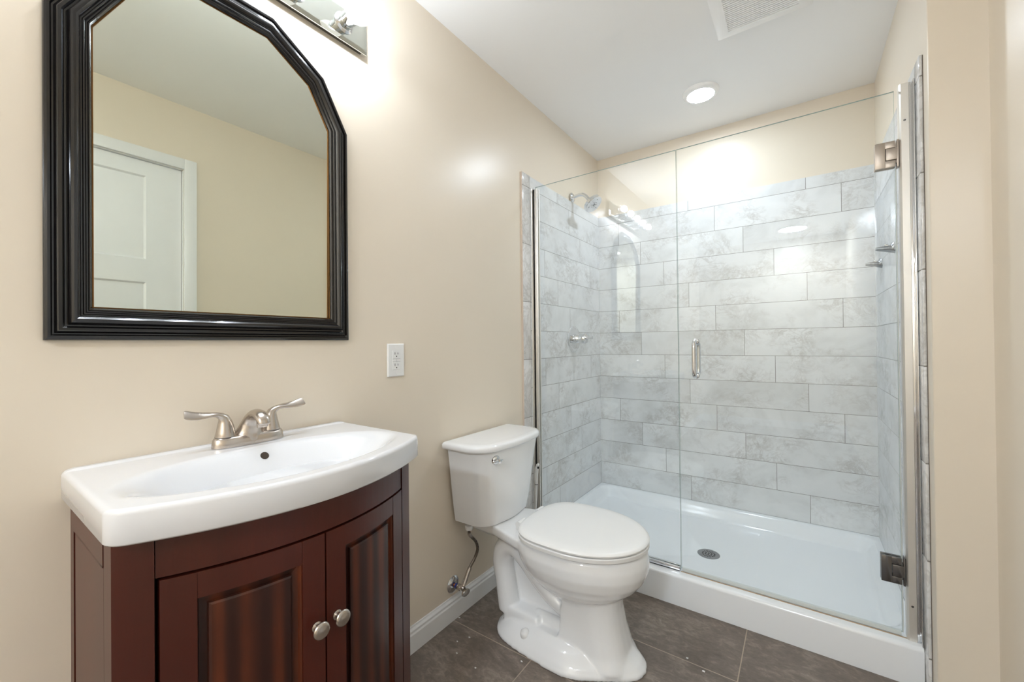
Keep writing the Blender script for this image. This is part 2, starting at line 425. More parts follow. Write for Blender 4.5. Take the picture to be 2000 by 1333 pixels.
b = B(); box(b, XJ, XDR+.03, YG-.011, YG-.0065, Z0-.001, Z0+.0016, bev=.0006); mesh_obj('grime_line', b, simple('amber_grime', (178, 152, 122), .5), pan_o, label='thin brownish grime line along the curb under the glass door')  # thin raised strip added to stand for the grime line on the curb
zd = pan_z(DRX, DRY)
b = B(); lathe(b, [(.052, -.001), (.052, .002), (.046, .0035), (.040, .0025), (0, .0024)], (DRX, DRY, zd), (0, 0, 1), 40)
dr_o = mesh_obj('drain', b, M['drainm'], pan_o, smooth=40, label='round grey metal drain grate')
b = B()
for i in range(-3, 4):
    hw = sqrt(max(.0001, .034**2-(i*.0095)**2)); k = max(1, int(hw*2/.012))
    for q in range(k):
        cxh = DRX - hw + (q+.5)*2*hw/k
        box(b, cxh-.0035, cxh+.0035, DRY+i*.0095-.0022, DRY+i*.0095+.0022, zd+.0023, zd+.0030)
o = mesh_obj('drain_holes', b, M['dark'], dr_o)
# ================================================================== SHOWER GLASS
GT = .008
GZ1 = 1.972
fp = thing('glass_panel', 'fixed clear glass panel standing behind the toilet, left of the glass door', 'glass panel', (.38, YG, Z0))
def glass(bm, x0, x1, z0, z1, edges):
    # faces: front/back are clear, the rim is green
    vs = box(bm, x0, x1, YG-GT/2, YG+GT/2, z0, z1)
    for f in bm.faces:
        n = f.normal if f.normal.length > 0 else None
        f.normal_update(); f.material_index = 0 if abs(f.normal.y) > .9 else 1
b = B(); glass(b, XT+.012, XJ-.0015, Z0+.006, GZ1, None); mesh_obj('pane', b, [M['glass'], M['glassedge']], fp)
b = B()
box(b, XT+.0003, XT+.028, YG-.013, YG-.0045, Z0+.001, GZ1-.013, bev=.0012)
box(b, XT+.0003, XT+.028, YG+.0045, YG+.013, Z0+.001, GZ1-.013, bev=.0012)
box(b, XT+.0003, XT+.010, YG-.013, YG+.013, Z0+.001, GZ1-.014)
box(b, XT+.0003, XT+.004, YG-.034, YG-.0125, Z0+.001, GZ1-.013, bev=.001)
mesh_obj('wall_channel', b, M['chrome2'], fp, smooth=40, label='tall satin metal channel on the left tile')
b = B()
box(b, XT+.030, XJ-.004, YG-.013, YG-.0045, Z0+.0005, Z0+.020, bev=.001)
box(b, XT+.030, XJ-.004, YG+.0045, YG+.013, Z0+.0005, Z0+.020, bev=.001)
box(b, XT+.030, XJ-.004, YG-.013, YG+.013, Z0+.0003, Z0+.005)
mesh_obj('bottom_channel', b, M['chrome'], fp, smooth=40)

gd = thing('glass_door', 'frameless clear glass shower door with chrome pull and two square hinges', 'shower door', (1.1, YG, Z0))
b = B(); glass(b, XJ+.0015, XDR, Z0+.014, GZ1, None); mesh_obj('pane', b, [M['glass'], M['glassedge']], gd)
# pull handle, one each side of the glass
for s in (-1, 1):
    b = B(); px, za, zb = .818, .982, 1.130; yo = YG+s*(GT/2); r = .0085
    P = [(px, yo, za), (px, yo+s*.022, za), (px, yo+s*.036, za+.006), (px, yo+s*.043, za+.020), (px, yo+s*.044, za+.05), (px, yo+s*.044, zb-.05),
         (px, yo+s*.043, zb-.020), (px, yo+s*.036, zb-.006), (px, yo+s*.022, zb), (px, yo, zb)]
    tube(b, catmull(P, 6), r, 20, upv=(1, 0, 0))
    for zz in (za, zb): lathe(b, [(.0115, 0), (.0115, .003), (.0095, .004)], (px, yo+s*.0003, zz), (0, s, 0), 24)
    mesh_obj('pull_handle', b, M['chrome'], gd, smooth=50)
# hinges
for zc in (1.757, .350):
    mt = M['hinge'] if zc > 1 else M['dkchrome']
    b = B(); x0, x1, hh = 1.400, 1.452, .044
    for s in (-1, 1):
        ya, yb = (YG-GT/2-.010, YG-GT/2-.0002) if s < 0 else (YG+GT/2+.0002, YG+GT/2+.010)
        xm = x0+.027
        box(b, x0, xm, ya, yb, zc-hh, zc+hh, bev=.0012)
        box(b, xm-.0005, x1, ya, yb, zc+.021, zc+hh, bev=.0012)
        box(b, xm-.0005, x1, ya, yb, zc-hh, zc-.021, bev=.0012)
    hg = mesh_obj('hinge', b, mt, gd, smooth=40)
    b = B()
    for s in (-1, 1):
        ya, yb = (YG-GT/2-.0115, YG-GT/2-.0005) if s < 0 else (YG+GT/2+.0005, YG+GT/2+.0115)
        box(b, x0+.0285, XDR+.006, ya, yb, zc-.0195, zc+.0195, bev=.001)
    lathe(b, [(.0065, -.030), (.0065, .030)], (XDR+.004, YG, zc), (0, 0, 1), 16)
    box(b, XDR+.0035, XDR+.0090, YG-.0155, YG+.0155, zc-.046, zc+.046, bev=.001)
    mesh_obj('hinge_plate', b, mt, hg, smooth=40)
b = B(); box(b, XDR+.0003, XDR+.0035, YG-.006, YG+.006, Z0+.014, 1.705, bev=.001)
for f in b.verts: pass
mesh_obj('side_seal', b, M['rubber'], gd)
b = B(); box(b, XJ+.004, XDR-.002, YG-.0055, YG+.0055, Z0+.0022, Z0+.0165, bev=.001); mesh_obj('bottom_sweep', b, M['rubber'], gd, label='clear vinyl strip along the lower edge of the door')
# jamb post on the right wall
jp = thing('door_jamb_post', 'tall square chrome jamb post carrying the shower door hinges beside the right tile wall', 'post', (1.48, YG, Z0))
b = B()
slab_poly(b, [(XDR+.0105, YG-.012), (XDR+.0150, YG-.0185), (XTR-.0115, YG-.0185), (XTR-.0115, YG+.015), (XDR+.0105, YG+.015)], 'z', Z0+.0005, GZ1+.012)
mesh_obj('post', b, M['chrome2'], jp)
b = B(); box(b, XTR-.0110, XTR-.0003, YG-.016, YG+.014, Z0+.0005, GZ1+.012, bev=.001); box(b, XTR-.0035, XTR-.0003, YG-.040, YG-.015, Z0+.0005, GZ1+.010, bev=.001)
mesh_obj('wall_plate', b, M['chrome'], jp, smooth=40)
for zc in (1.86, .245):
    b = B(); lathe(b, [(.0035, 0), (.003, .0015), (0, .002)], (XDR+.0235, YG-.0185, zc), (0, -1, 0), 14)
    mesh_obj('screw', b, M['dkchrome'], jp, smooth=40)

# ================================================================== SHOWER FITTINGS
sh = thing('overhead_shower', 'chrome round shower head on a curved arm high on the left tile wall', 'shower head', (XT, 2.345, 2.052))
Y0 = 2.345
b = B(); lathe(b, [(.030, 0), (.030, .002), (.026, .006), (.016, .011), (.012, .013)], (XT+.0002, Y0, 2.052), (1, 0, 0), 36); mesh_obj('flange', b, M['chrome'], sh, smooth=40)
b = B(); armP = catmull([(XT+.002, Y0, 2.052), (.05, Y0, 2.058), (.080, Y0, 2.056), (.104, Y0, 2.040), (.122, Y0, 2.016)], 8); tube(b, armP, .0108, 18); mesh_obj('arm', b, M['chrome'], sh, smooth=50)
hd = Vector((.60, -.04, -.72)).normalized(); ho = Vector((.119, Y0, 2.022))
b = B(); lathe(b, [(.011, 0), (.014, .004), (.014, .012), (.017, .016), (.017, .024), (.032, .032), (.054, .036), (.059, .041), (.059, .058), (.056, .061), (.050, .0615), (0, .0615)], ho, hd, 40)
head = mesh_obj('spray_head', b, M['chrome'], sh, smooth=35)
ax, uu, vv = frame_of(hd)
b = B(); fc = ho+hd*.0616
for k, (rr, n_, sz) in enumerate(((.006, 5, .0024), (.017, 6, .0026), (.038, 3, .0030))):
    for i in range(n_):
        a = 2*pi*i/n_+k*.4; p = fc+uu*cos(a)*rr+vv*sin(a)*rr; lathe(b, [(sz, 0), (sz*.8, .0012), (0, .0014)], p, hd, 10)
mesh_obj('spray_nozzles', b, M['dark'], head)
sv = thing('shower_valve', 'round chrome shower valve plate with a lever handle on the left tile wall', 'shower valve', (XT, 2.342, 1.156))
b = B(); lathe(b, [(.083, 0), (.083, .002), (.078, .006), (.060, .008), (0, .009)], (XT+.0002, 2.342, 1.154), (1, 0, 0), 48); mesh_obj('escutcheon', b, M['chrome'], sv, smooth=40)
b = B(); lathe(b, [(.028, .008), (.028, .040), (.026, .042), (.026, .044), (.030, .046), (.030, .082), (.027, .087), (0, .0875)], (XT, 2.342, 1.154), (1, 0, 0), 36)
tube(b, [(XT+.075, 2.342, 1.156), (XT+.10, 2.342, 1.158), (XT+.130, 2.342, 1.160)], [.010, .0078, .0078], 14)
mesh_obj('lever_handle', b, M['chrome'], sv, smooth=45)
# two shelf brackets on the right tile wall
def bracket(y, z, label):
    t = thing('shelf_bracket', label, 'shelf bracket', (XTR, y, z), 'chrome brackets on the right shower wall')
    b = B()
    P = catmull([(XTR-.001, y, z-.004), (XTR-.014, y, z-.006), (XTR-.034, y, z-.004), (XTR-.058, y, z-.003)], 6)
    tube(b, P, [(.026, .019), (.017, .016), (.012, .017), (.010, .016), (.006, .009)], 18)
    mesh_obj('tongue', b, M['drainm'], t, smooth=50)
    b = B(); lathe(b, [(.020, 0), (.020, .003), (.016, .006), (.010, .009), (0, .010)], (XTR-.0002, y, z-.002), (-1, 0, 0), 28)
    mesh_obj('mounting_plate', b, M['chrome'], t, smooth=40)
    b = B(); lathe(b, [(.0, -.014), (.008, -.011), (.011, 0), (.008, .010), (0, .014)], (XTR-.020, y, z+.006), (-1, 0, .35), 18, su=1, sv=.7)
    mesh_obj('clamp', b, M['chrome'], t, smooth=50)
bracket(2.235, 1.503, 'chrome shelf bracket on the right tile wall, nearer the glass door')
bracket(2.545, 1.488, 'chrome shelf bracket on the right tile wall, nearer the back wall')

# ================================================================== MIRROR
MC = .4425
outl = [(.122, 1.145), (.763, 1.145), (.763, 1.798), (.686, 1.938), (.542, 2.029), (.343, 2.029), (.199, 1.938), (.122, 1.798)]
def miter(poly, wd):
    n = len(poly); out = []
    for i in range(n):
        p = Vector(poly[i]); a = (p-Vector(poly[i-1])).normalized(); c = (Vector(poly[(i+1) % n])-p).normalized()
        n1 = Vector((-a.y, a.x)); n2 = Vector((-c.y, c.x)); mvec = (n1+n2); mvec = mvec/mvec.dot(n1)
        out.append(p+mvec*wd)
    return out
prof = [(0, .001), (0, .011), (.0015, .0135), (.005, .015), (.009, .0145), (.0105, .012), (.0115, .0105), (.014, .0105), (.0155, .014), (.019, .0175), (.024, .0185),
        (.0265, .0165), (.0275, .0145), (.030, .0145), (.031, .020), (.0325, .027), (.0345, .031), (.038, .0325), (.042, .032), (.0455, .029), (.0475, .0265), (.0485, .0245), (.0505, .0245),
        (.052, .0265), (.054, .0268), (.0555, .0245), (.0565, .0225), (.0585, .0225), (.0600, .0240), (.0615, .0236), (.0625, .0215), (.0640, .0200), (.0650, .0180), (.0650, .010), (.030, .001)]
mr = thing('wall_mirror', 'large black framed mirror with an angular arched top hanging above the vanity', 'mirror', (0, MC, 1.145))
b = B(); rr = []
for wd, h in prof: rr.append([(h, q.x, q.y) for q in miter(outl, wd)])
V = rings(b, rr, cap=(False, False))
for i in range(8):
    j = (i+1) % 8; b.faces.new((V[-1][i], V[-1][j], V[0][j], V[0][i]))
mesh_obj('frame', b, M['black'], mr, smooth=28)
b = B(); q = [miter(outl, wd) for wd in (.0645, .0675)]
rings(b, [[(.0158, p.x, p.y) for p in q[0]], [(.0172, p.x, p.y) for p in q[1]], [(.013, p.x, p.y) for p in q[1]]], cap=(False, False)); mesh_obj('inner_lip', b, M['gold'], mr, label='thin gold inner lip of the black frame')
b = B(); TILT = radians(-.45); g1 = miter(outl, .0600); zc = 1.59
fr_ = [(.0128-(p.y-zc)*math.tan(TILT)*1.0, p.x, p.y) for p in g1]
rings(b, [[(x+0.0, y, z) for x, y, z in fr_], [(x-.003, y, z) for x, y, z in fr_]])
mesh_obj('mirror_glass', b, M['mirror'], mr)

# ================================================================== VANITY LIGHT
LY0, LY1, LZ0, LZ1 = .053, .832, 2.087, 2.200
vl = thing('vanity_light', 'mirrored bar light with clear globe bulbs on the wall above the mirror', 'wall light', (0, MC, 2.14))
b = B(); box(b, .0005, .018, LY0+.012, LY1-.012, LZ0+.006, LZ1-.006); mesh_obj('back_pan', b, M['dkchrome'], vl)
b = B()
def rect(x, e): return [(x, LY0+e, LZ0+e), (x, LY1-e, LZ0+e), (x, LY1-e, LZ1-e), (x, LY0+e, LZ1-e)]
rings(b, [rect(.018, 0), rect(.0205, 0), rect(.0235, .013)]); mesh_obj('mirror_plate', b, M['bevmir'], vl)
BX, BR = .108, .0395
for i in range(5):
    yb = MC + (i-2)*.152; zb = 2.141
    b = B()
    rings_p = [(.031, .0236), (.031, .026), (.027, .029), (.0235, .031), (.0235, .045), (.0222, .0455), (.0222, .060), (.0235, .0615), (.0235, .070), (.0215, .0705), (.0215, .050), (0, .050)]
    lathe(b, rings_p, (0, yb, zb), (1, 0, 0), 32, cap=(False, True)); so = mesh_obj('socket', b, M['chrome'], vl, smooth=35)
    b = B(); pr = [(.0125, .052), (.0130, .066)]
    for k in range(3, 25):
        a = pi*k/24
        pr.append((BR*sin(a)+.0002, BX-BR*cos(a)))
    pr = [(r, h) for r, h in pr if not (h < .070 and r > .02)]
    lathe(b, pr, (0, yb, zb), (1, 0, 0), 36, cap=(True, True)); bo = mesh_obj('bulb', b, M['bulbglass'], vl, smooth=60)
    b = B(); P = [(.098, yb-.013, zb), (.106, yb-.007, zb+.004), (.098, yb, zb+.006), (.106, yb+.007, zb+.004), (.098, yb+.013, zb)]
    tube(b, catmull(P, 4), .0012, 8); mesh_obj('filament', b, M['filament'], bo)
    l = bpy.data.lights.new('bulb_light', 'POINT'); l.energy = BULB_W; l.color = BULB_COL; l.shadow_soft_size = .023
    lo = bpy.data.objects.new('bulb_light', l); C.objects.link(lo); lo.location = (.104, yb, zb)

# ================================================================== CEILING LIGHT & VENT
cl = thing('ceiling_light', 'round white flush LED light glowing on the ceiling over the shower', 'ceiling light', (.770, 2.330, H))
b = B(); lathe(b, [(.088, -.0003), (.088, .004), (.084, .012), (.074, .019), (.066, .0205), (.064, .0185)], (.77, 2.33, H), (0, 0, -1), 64, cap=(False, False)); mesh_obj('trim_ring', b, M['ventp'], cl, smooth=50)
b = B(); lathe(b, [(.0655, .017), (.064, .0195), (.05, .0215), (0, .0225)], (.77, 2.33, H), (0, 0, -1), 48); mesh_obj('lens', b, M['led'], cl, smooth=50)
c2 = thing('ceiling_light', 'larger round ceiling light behind the camera, reflected in the glass shower door', 'ceiling light', (1.125, -2.0, H))
b = B(); lathe(b, [(.165, -.0003), (.165, .004), (.160, .014), (.146, .021), (.138, .0215), (.135, .0185)], (1.125, -2.0, H), (0, 0, -1), 64, cap=(False, False)); mesh_obj('trim_ring', b, M['ventp'], c2, smooth=50)
b = B(); lathe(b, [(.1365, .017), (.13, .0200), (.10, .0215), (0, .0225)], (1.125, -2.0, H), (0, 0, -1), 48); mesh_obj('lens', b, emis('glowing_hall_lens', LED_COL, LED2_W), c2, smooth=50)
VX0, VX1, VY0, VY1 = .907, 1.240, 1.634, 1.967
ve = thing('ceiling_vent', 'square white exhaust fan grille on the ceiling', 'vent', (1.07, 1.80, H))
b = B()
def vr(e, z): return [(VX0+e, VY0+e, z), (VX1-e, VY0+e, z), (VX1-e, VY1-e, z), (VX0+e, VY1-e, z)]
rings(b, [vr(0, H-.0003), vr(.001, H-.009), vr(.006, H-.013), vr(.040, H-.019), vr(.046, H-.019), vr(.046, H-.004)], cap=(False, False)); mesh_obj('frame', b, M['ventp'], ve, smooth=35)
b = B(); box(b, VX0+.045, VX1-.045, VY0+.045, VY1-.045, H-.0045, H-.0004); mesh_obj('backing', b, simple('vent_shadow_grey', (96, 92, 88), .8), ve)
b = B(); n_ = 22
for i in range(n_):
    yy = VY0+.047+(VY1-VY0-.094)*(i+.5)/n_
    box(b, VX0+.046, VX1-.046, yy-.0038, yy+.0038, H-.0165, H-.0125)
mesh_obj('grille', b, M['ventp'], ve)

# ================================================================== OUTLET
ou = thing('wall_outlet', 'white two-socket outlet plate on the beige wall right of the mirror', 'outlet', (0, .955, 1.075))
OY, OZ = .9543, 1.0745
b = B(); rings(b, [[(x, OY+sy*(.0365-e), OZ+sz*(.0585-e)) for sy, sz in ((-1, -1), (1, -1), (1, 1), (-1, 1))] for x, e in ((.0003, 0), (.0035, .0002), (.006, .003))]); mesh_obj('cover_plate', b, M['plast'], ou)
b = B(); box(b, .0055, .0072, OY-.0165, OY+.0165, OZ-.0335, OZ+.0335, bev=.0006); rc = mesh_obj('receptacle', b, M['plast'], ou)
b = B()
for zc in (OZ+.0205, OZ-.0195):
    box(b, .0068, .0075, OY-.0080, OY-.0060, zc-.001, zc+.0075); box(b, .0068, .0075, OY+.0050, OY+.0068, zc-.0005, zc+.0065)
    lathe(b, [(.0024, 0), (.0024, .0004)], (.0071, OY-.0004, zc-.0070), (1, 0, 0), 12)
box(b, .0068, .00735, OY-.0165, OY+.0165, OZ+.0046, OZ+.0052); box(b, .0068, .00735, OY-.0165, OY+.0165, OZ-.0052, OZ-.0046); box(b, .0068, .00735, OY-.0015, OY-.0011, OZ-.005, OZ+.005)
mesh_obj('slots', b, M['dark'], rc)
b = B(); box(b, .0070, .0076, OY+.0105, OY+.0125, OZ-.0010, OZ+.0020); mesh_obj('indicator', b, M['indicator'], rc)
for s in (-1, 1):
    b = B(); lathe(b, [(.003, 0), (.0026, .0008), (0, .001)], (.006, OY, OZ+s*.0485), (1, 0, 0), 14)
    mesh_obj('screw', b, M['plast'], ou, smooth=40)

# ================================================================== VANITY CABINET
YC = .4495
def arc(y): return .408 - 1.10*(y-YC)**2
CY0, CY1, CZT = .158, .741, .8325
vc = thing('vanity_cabinet', 'bow-fronted dark red mahogany vanity cabinet with two doors under the white sink', 'cabinet', (0, YC, 0))
def arcbox(bm, y0, y1, z0, z1, df, db, n=14, mi=0, inset=0.):
    rs = []
    for i in range(n+1):
        y = y0+(y1-y0)*i/n; xf = arc(y)+df; xb = arc(y)+db
        rs.append([(xb, y, z0), (xf, y, z0), (xf, y, z1), (xb, y, z1)])
    rings(bm, rs, mi=mi)
PO = .203-.158
b = B()   # carcass: sides, back stile, bottom
for s, yy in ((1, CY0), (-1, CY1)):
    a, c = (yy, yy+.016) if s > 0 else (yy-.016, yy)
    # side: rear stile, top rail, bottom rail, recessed panel
    box(b, .0005, .030, a, c, 0, CZT); box(b, .030, .262, a, c, .755+.02, CZT); box(b, .030, .262, a, c, 0, .14)
    pa, pc = (yy+.007, yy+.014) if s > 0 else (yy-.014, yy-.007)
    box(b, .020, .264, pa, pc, .13, .78)
    box(b, .046, .2690, a, c, .10, .7760)
    box(b, .2700, .300, a, c, 0, CZT)
box(b, .02, .30, CY0+.016, CY1-.016, .08, .098)
mesh_obj('carcass', b, M['wood'], vc)
for s in (0, 1):
    b = B()
    y0, y1 = (CY0, CY0+PO) if s == 0 else (CY1-PO, CY1)
    rs = []
    for i in range(9):
        y = y0+(y1-y0)*i/8
        rs.append([(.300, y, 0.0), (arc(y)+.001, y, 0.0), (arc(y)+.001, y, CZT), (.300, y, CZT)])
    rings(b, rs); mesh_obj('corner_post', b, M['wood'], vc)
b = B(); arcbox(b, CY0+PO+.0015, CY1-PO-.0015, .7615, CZT, -.0015, -.020, 24); mesh_obj('apron', b, M['wood'], vc)
b = B(); arcbox(b, CY0+PO+.0015, CY1-PO-.0015, .03, .092, -.0015, -.020, 24); mesh_obj('bottom_rail', b, M['wood'], vc)
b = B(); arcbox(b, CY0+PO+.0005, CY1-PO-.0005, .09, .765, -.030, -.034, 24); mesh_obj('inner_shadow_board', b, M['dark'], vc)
def cab_door(y0, y1, knob_y, label):
    z0, z1, sw, rh = .097, .7570, .0435, .043
    b = B()
    arcbox(b, y0, y0+sw-.0004, z0, z1, 0, -.019, 5); arcbox(b, y1-sw+.0004, y1, z0, z1, 0, -.019, 5)
    arcbox(b, y0+sw, y1-sw, z1-rh, z1, -.0006, -.019, 12); arcbox(b, y0+sw, y1-sw, z0, z0+rh, -.0006, -.019, 12)
    d = mesh_obj('cabinet_door', b, M['wood'], vc, label=label)
    b = B()  # moulded field: sloped sides then raised centre
    ya, yb_, za, zb = y0+sw, y1-sw, z0+rh, z1-rh
    n = 14; secs = [(0., -.0035, 0.), (.004, -.010, 0), (.015, -.0125, 0), (.0155, -.0065, 0), (.019, -.0045, 0)]
    rs = []
    for e, dp, _ in secs:
        ring = []
        for i in range(n+1): y = ya+e+(yb_-ya-2*e)*i/n; ring.append((arc(y)+dp, y, za+e))
        for i in range(n, -1, -1): y = ya+e+(yb_-ya-2*e)*i/n; ring.append((arc(y)+dp, y, zb-e))
        rs.append(ring)
    V = rings(b, rs, cap=(False, False)); L = V[-1]
    for i in range(n): b.faces.new((L[i], L[i+1], L[2*n-i], L[2*n+1-i]))
    p = mesh_obj('panel', b, M['woodp'], d); p.location = (0, 0, 0)
    b = B(); nrm = Vector((1, 2.2*(knob_y-YC), 0)).normalized()
    lathe(b, [(.0095, 0), (.0095, .002), (.0065, .004), (.0052, .009), (.0060, .013), (.0105, .016), (.0150, .0185), (.0160, .0205), (.0150, .0230), (.0125, .0245), (.0105, .0246), (.0060, .0258), (0, .0262)],
          (arc(knob_y)+.0002, knob_y, .583), nrm, 36)
    k = mesh_obj('knob', b, M['nickel'], d, smooth=38, label='round brushed nickel knob'); k.location = (0, 0, 0)
    return d
cab_door(.2090, .4485, .4305, 'left cabinet door')
cab_door(.4520, .6940, .4735, 'right cabinet door')

# ================================================================== SINK TOP
sk = thing('sink_top', 'white one-piece ceramic sink top with wide shallow oval basin on the mahogany cabinet', 'sink', (0, YC, .833))
SY0, SY1, SZ0, SZ1 = .1455, .7495, .8335, .8890
def sfront(y):
    x = .4425 - 1.02*(y-.4475)**2
    d = min(y-SY0, SY1-y)
    if d < .018: x -= .018-sqrt(max(0, .018**2-(.018-d)**2))
    return x
def bowl(x, y):
    v = (y-.447); cx_ = .262+.002; 
    ax_ = .150 if x < cx_ else .143-0.55*v*v
    r = (abs((x-cx_)/ax_)**2.3 + abs(v/.272)**2.3)**(1/2.3)
    t = 1-r
    return .105*sstep(-.04, .62, t)
def sz(x, y):
    xf = sfront(y); e = min(xf-x, y-SY0, SY1-y, .05 if x > 0 else 0); R = .009
    z = SZ1 - bowl(x, y)
    if e < R: z -= R-sqrt(max(0, R*R-(R-e)**2))
    z += .0035*(1-sstep(.013, .019, x))*sstep(0, .02, min(y-SY0, SY1-y))
    return z
ks = [0, .15, .35, .6, .85, 1]
ys = [SY0+.012*(1-cos(pi/2*k)) for k in (0, .12, .25, .4, .55, .7, .85)] + [SY0+.012+(SY1-SY0-.024)*i/120 for i in range(121)] + [SY1-.012*(1-cos(pi/2*k)) for k in (.85, .7, .55, .4, .25, .12, 0)]
b = B(); G = []
for y in ys:
    xf = sfront(y); r_ = []
    cols = [.0005+(xf-.012)*i/100 for i in range(101)] + [xf-.0115*(1-sin(pi/2*k)) for k in (.15, .3, .45, .6, .75, .9, 1)]
    r_ = [b.verts.new((x, y, sz(x, y))) for x in cols]; G.append(r_)
n1, n2 = len(G), len(G[0])
for i in range(n1-1):
    for j in range(n2-1): b.faces.new((G[i][j], G[i][j+1], G[i+1][j+1], G[i+1][j]))
edge = G[0][:] + [G[i][-1] for i in range(1, n1)] + G[-1][-2::-1] + [G[i][0] for i in range(n1-2, 0, -1)]
lw1 = [b.verts.new((v.co.x, v.co.y, SZ0+.004)) for v in edge]
cxy = Vector((.2, YC, 0))
lw2 = [b.verts.new((max(.0005, v.co.x-(.003 if v.co.x > .01 else 0)), v.co.y+(.003 if v.co.y < YC else -.003), SZ0)) for v in edge]
for A, Bq in ((edge, lw1), (lw1, lw2)):
    for i in range(len(edge)):
        j = (i+1) % len(edge); b.faces.new((A[i], A[j], Bq[j], Bq[i]))
b.faces.new(lw2)
mesh_obj('basin', b, M['sinkm'], sk, smooth=50)
# overflow hole on the rear slope of the basin
oy = .457
ox = .118
def bn(x, y):
    e = .002; gx = (bowl(x+e, y)-bowl(x-e, y))/(2*e); gy = (bowl(x, y+e)-bowl(x, y-e))/(2*e); return Vector((gx, gy, 1)).normalized()
while SZ1-bowl(ox, oy) > .868: ox += .0005
nn = bn(ox, oy); po = Vector((ox, oy, SZ1-bowl(ox, oy)))
b = B(); lathe(b, [(.0108, -.001), (.0108, .0006), (.0094, .0010)], po, nn, 28, cap=(False, False)); ovr = mesh_obj('overflow_ring', b, M['sinkm'], sk, smooth=40)
b = B(); lathe(b, [(.0097, .0002), (.0097, .0007)], po, nn, 28); mesh_obj('overflow_hole', b, simple('dark_brown_hole', (62, 50, 38), .5), sk, label='small dark round overflow hole')
b = B(); zz = SZ1-bowl(.262, .447); lathe(b, [(.031, 0), (.030, .003), (.024, .004), (.022, .002), (.019, .003), (.019, .006), (0, .008)], (.262, .447, zz-.0005), (0, 0, 1), 36); mesh_obj('drain_stopper', b, M['nickel'], sk, smooth=40)

# ================================================================== FAUCET
FY, FX, FZ = .457, .056, .8895
fa = thing('faucet', 'brushed nickel two-handle faucet standing on the rear ledge of the white sink', 'faucet', (FX, FY, FZ))
b = B()
def oval(cx_, cy_, a, c, z, e=2.6, n=56): return [(cx_+a*math.copysign(abs(cos(t))**(2/e), cos(t)), cy_+c*math.copysign(abs(sin(t))**(2/e), sin(t)), z) for t in [2*pi*i/n for i in range(n)]]
rings(b, [oval(FX, FY, .0275, .0800, FZ+.0002), oval(FX, FY, .0280, .0800, FZ+.003), oval(FX, FY, .0255, .0780, FZ+.018), oval(FX, FY, .0225, .0755, FZ+.0225), oval(FX, FY, .0180, .0710, FZ+.0245)])
mesh_obj('base_plate', b, M['nickel'], fa, smooth=40)
for s in (-1, 1):
    yc = FY+s*.0510; b = B()
    z = FZ+.0235
    rs = []
    path = [(0, 0, .0215, .0215), (.0004, .002, .0215, .0215), (0, .012, .0195, .0195), (.0, .024, .0172, .0170), (.001, .036, .0145, .0140), (.004, .046, .0112, .0115), (.010, .051, .0082, .0100), (.019, .0555, .0058, .0090), (.030, .0575, .0042, .0088), (.044, .0575, .0032, .0095), (.058, .0585, .0028, .0108), (.070, .0610, .0024, .0118), (.0785, .0635, .0020, .0120), (.0830, .0648, .0012, .0100)]
    P = [(FX-.002+o*.10, yc+s*o, z+hh) for o, hh, _, _ in path]
    # build rings by hand: start horizontal discs, turn to blade
    N = len(path)
    for i, (o, hh, ru, rv) in enumerate(path):
        p = Vector(P[i]); t = (Vector(P[min(i+1, N-1)])-Vector(P[max(i-1, 0)])).normalized()
        if i < 3: t = Vector((0, 0, 1))
        ta = radians(52)*sstep(6, 10, i); side = Vector((cos(ta), 0, -sin(ta))); side = (side-t*side.dot(t)).normalized(); nrm = t.cross(side)*s
        rs.append([p+nrm*cos(2*pi*k/24)*ru+side*sin(2*pi*k/24)*rv for k in range(24)])
    rings(b, rs); mesh_obj('lever_handle', b, M['nickel'], fa, smooth=50)
    b = B(); lathe(b, [(.0220, 0), (.0220, .0012)], (FX-.002, yc, z-.0005+.0006), (0, 0, 1), 32); mesh_obj('handle_ring', b, M['dkchrome'], fa, smooth=40)
b = B()
# spout: broad wedge rising from the base and leaning over the basin
secs = [((.054, 0, .004), .0300, .0400), ((.056, 0, .022), .0270, .0345), ((.060, 0, .038), .0225, .0262), ((.066, 0, .054), .0180, .0200), ((.077, 0, .067), .0140, .0165), ((.092, 0, .0745), .0115, .0152), ((.108, 0, .0750), .0110, .0150), ((.122, 0, .0710), .0112, .0158), ((.132, 0, .0640), .0108, .0152), ((.138, 0, .0550), .0085, .0130), ((.139, 0, .0520), .0050, .0090)]
P = catmull([Vector(s_[0]) for s_ in secs], 4); rs = []; N = len(P)
for i, p in enumerate(P):
    t = (P[min(i+1, N-1)]-P[max(i-1, 0)]).normalized()
    if i == 0: t = Vector((0, 0, 1))
    ru, rv = lerpv([(a_, c_) for _, a_, c_ in secs], i/(N-1))
    side = Vector((0, 1, 0)); nrm = side.cross(t)
    rs.append([Vector((p.x, FY+p.y, FZ+p.z))+nrm*cos(2*pi*k/28)*ru+side*sin(2*pi*k/28)*rv for k in range(28)])
rings(b, rs)
sp = mesh_obj('spout', b, M['nickel'], fa, smooth=55)
b = B(); lathe(b, [(.0118, -.004), (.0118, .010), (.0110, .011), (.0095, .0112), (.0090, .0080), (0, .0080)], (.126, FY, FZ+.0565), (.15, 0, -1), 28); mesh_obj('aerator', b, M['nickel'], sp, smooth=40)
b = B(); lathe(b, [(.0025, 0), (.0025, .028), (.0045, .031), (.0048, .036), (.003, .039), (0, .0395)], (FX-.018, FY-.002, FZ+.021), (0, 0, 1), 16); mesh_obj('lift_rod', b, M['nickel'], fa, smooth=40)

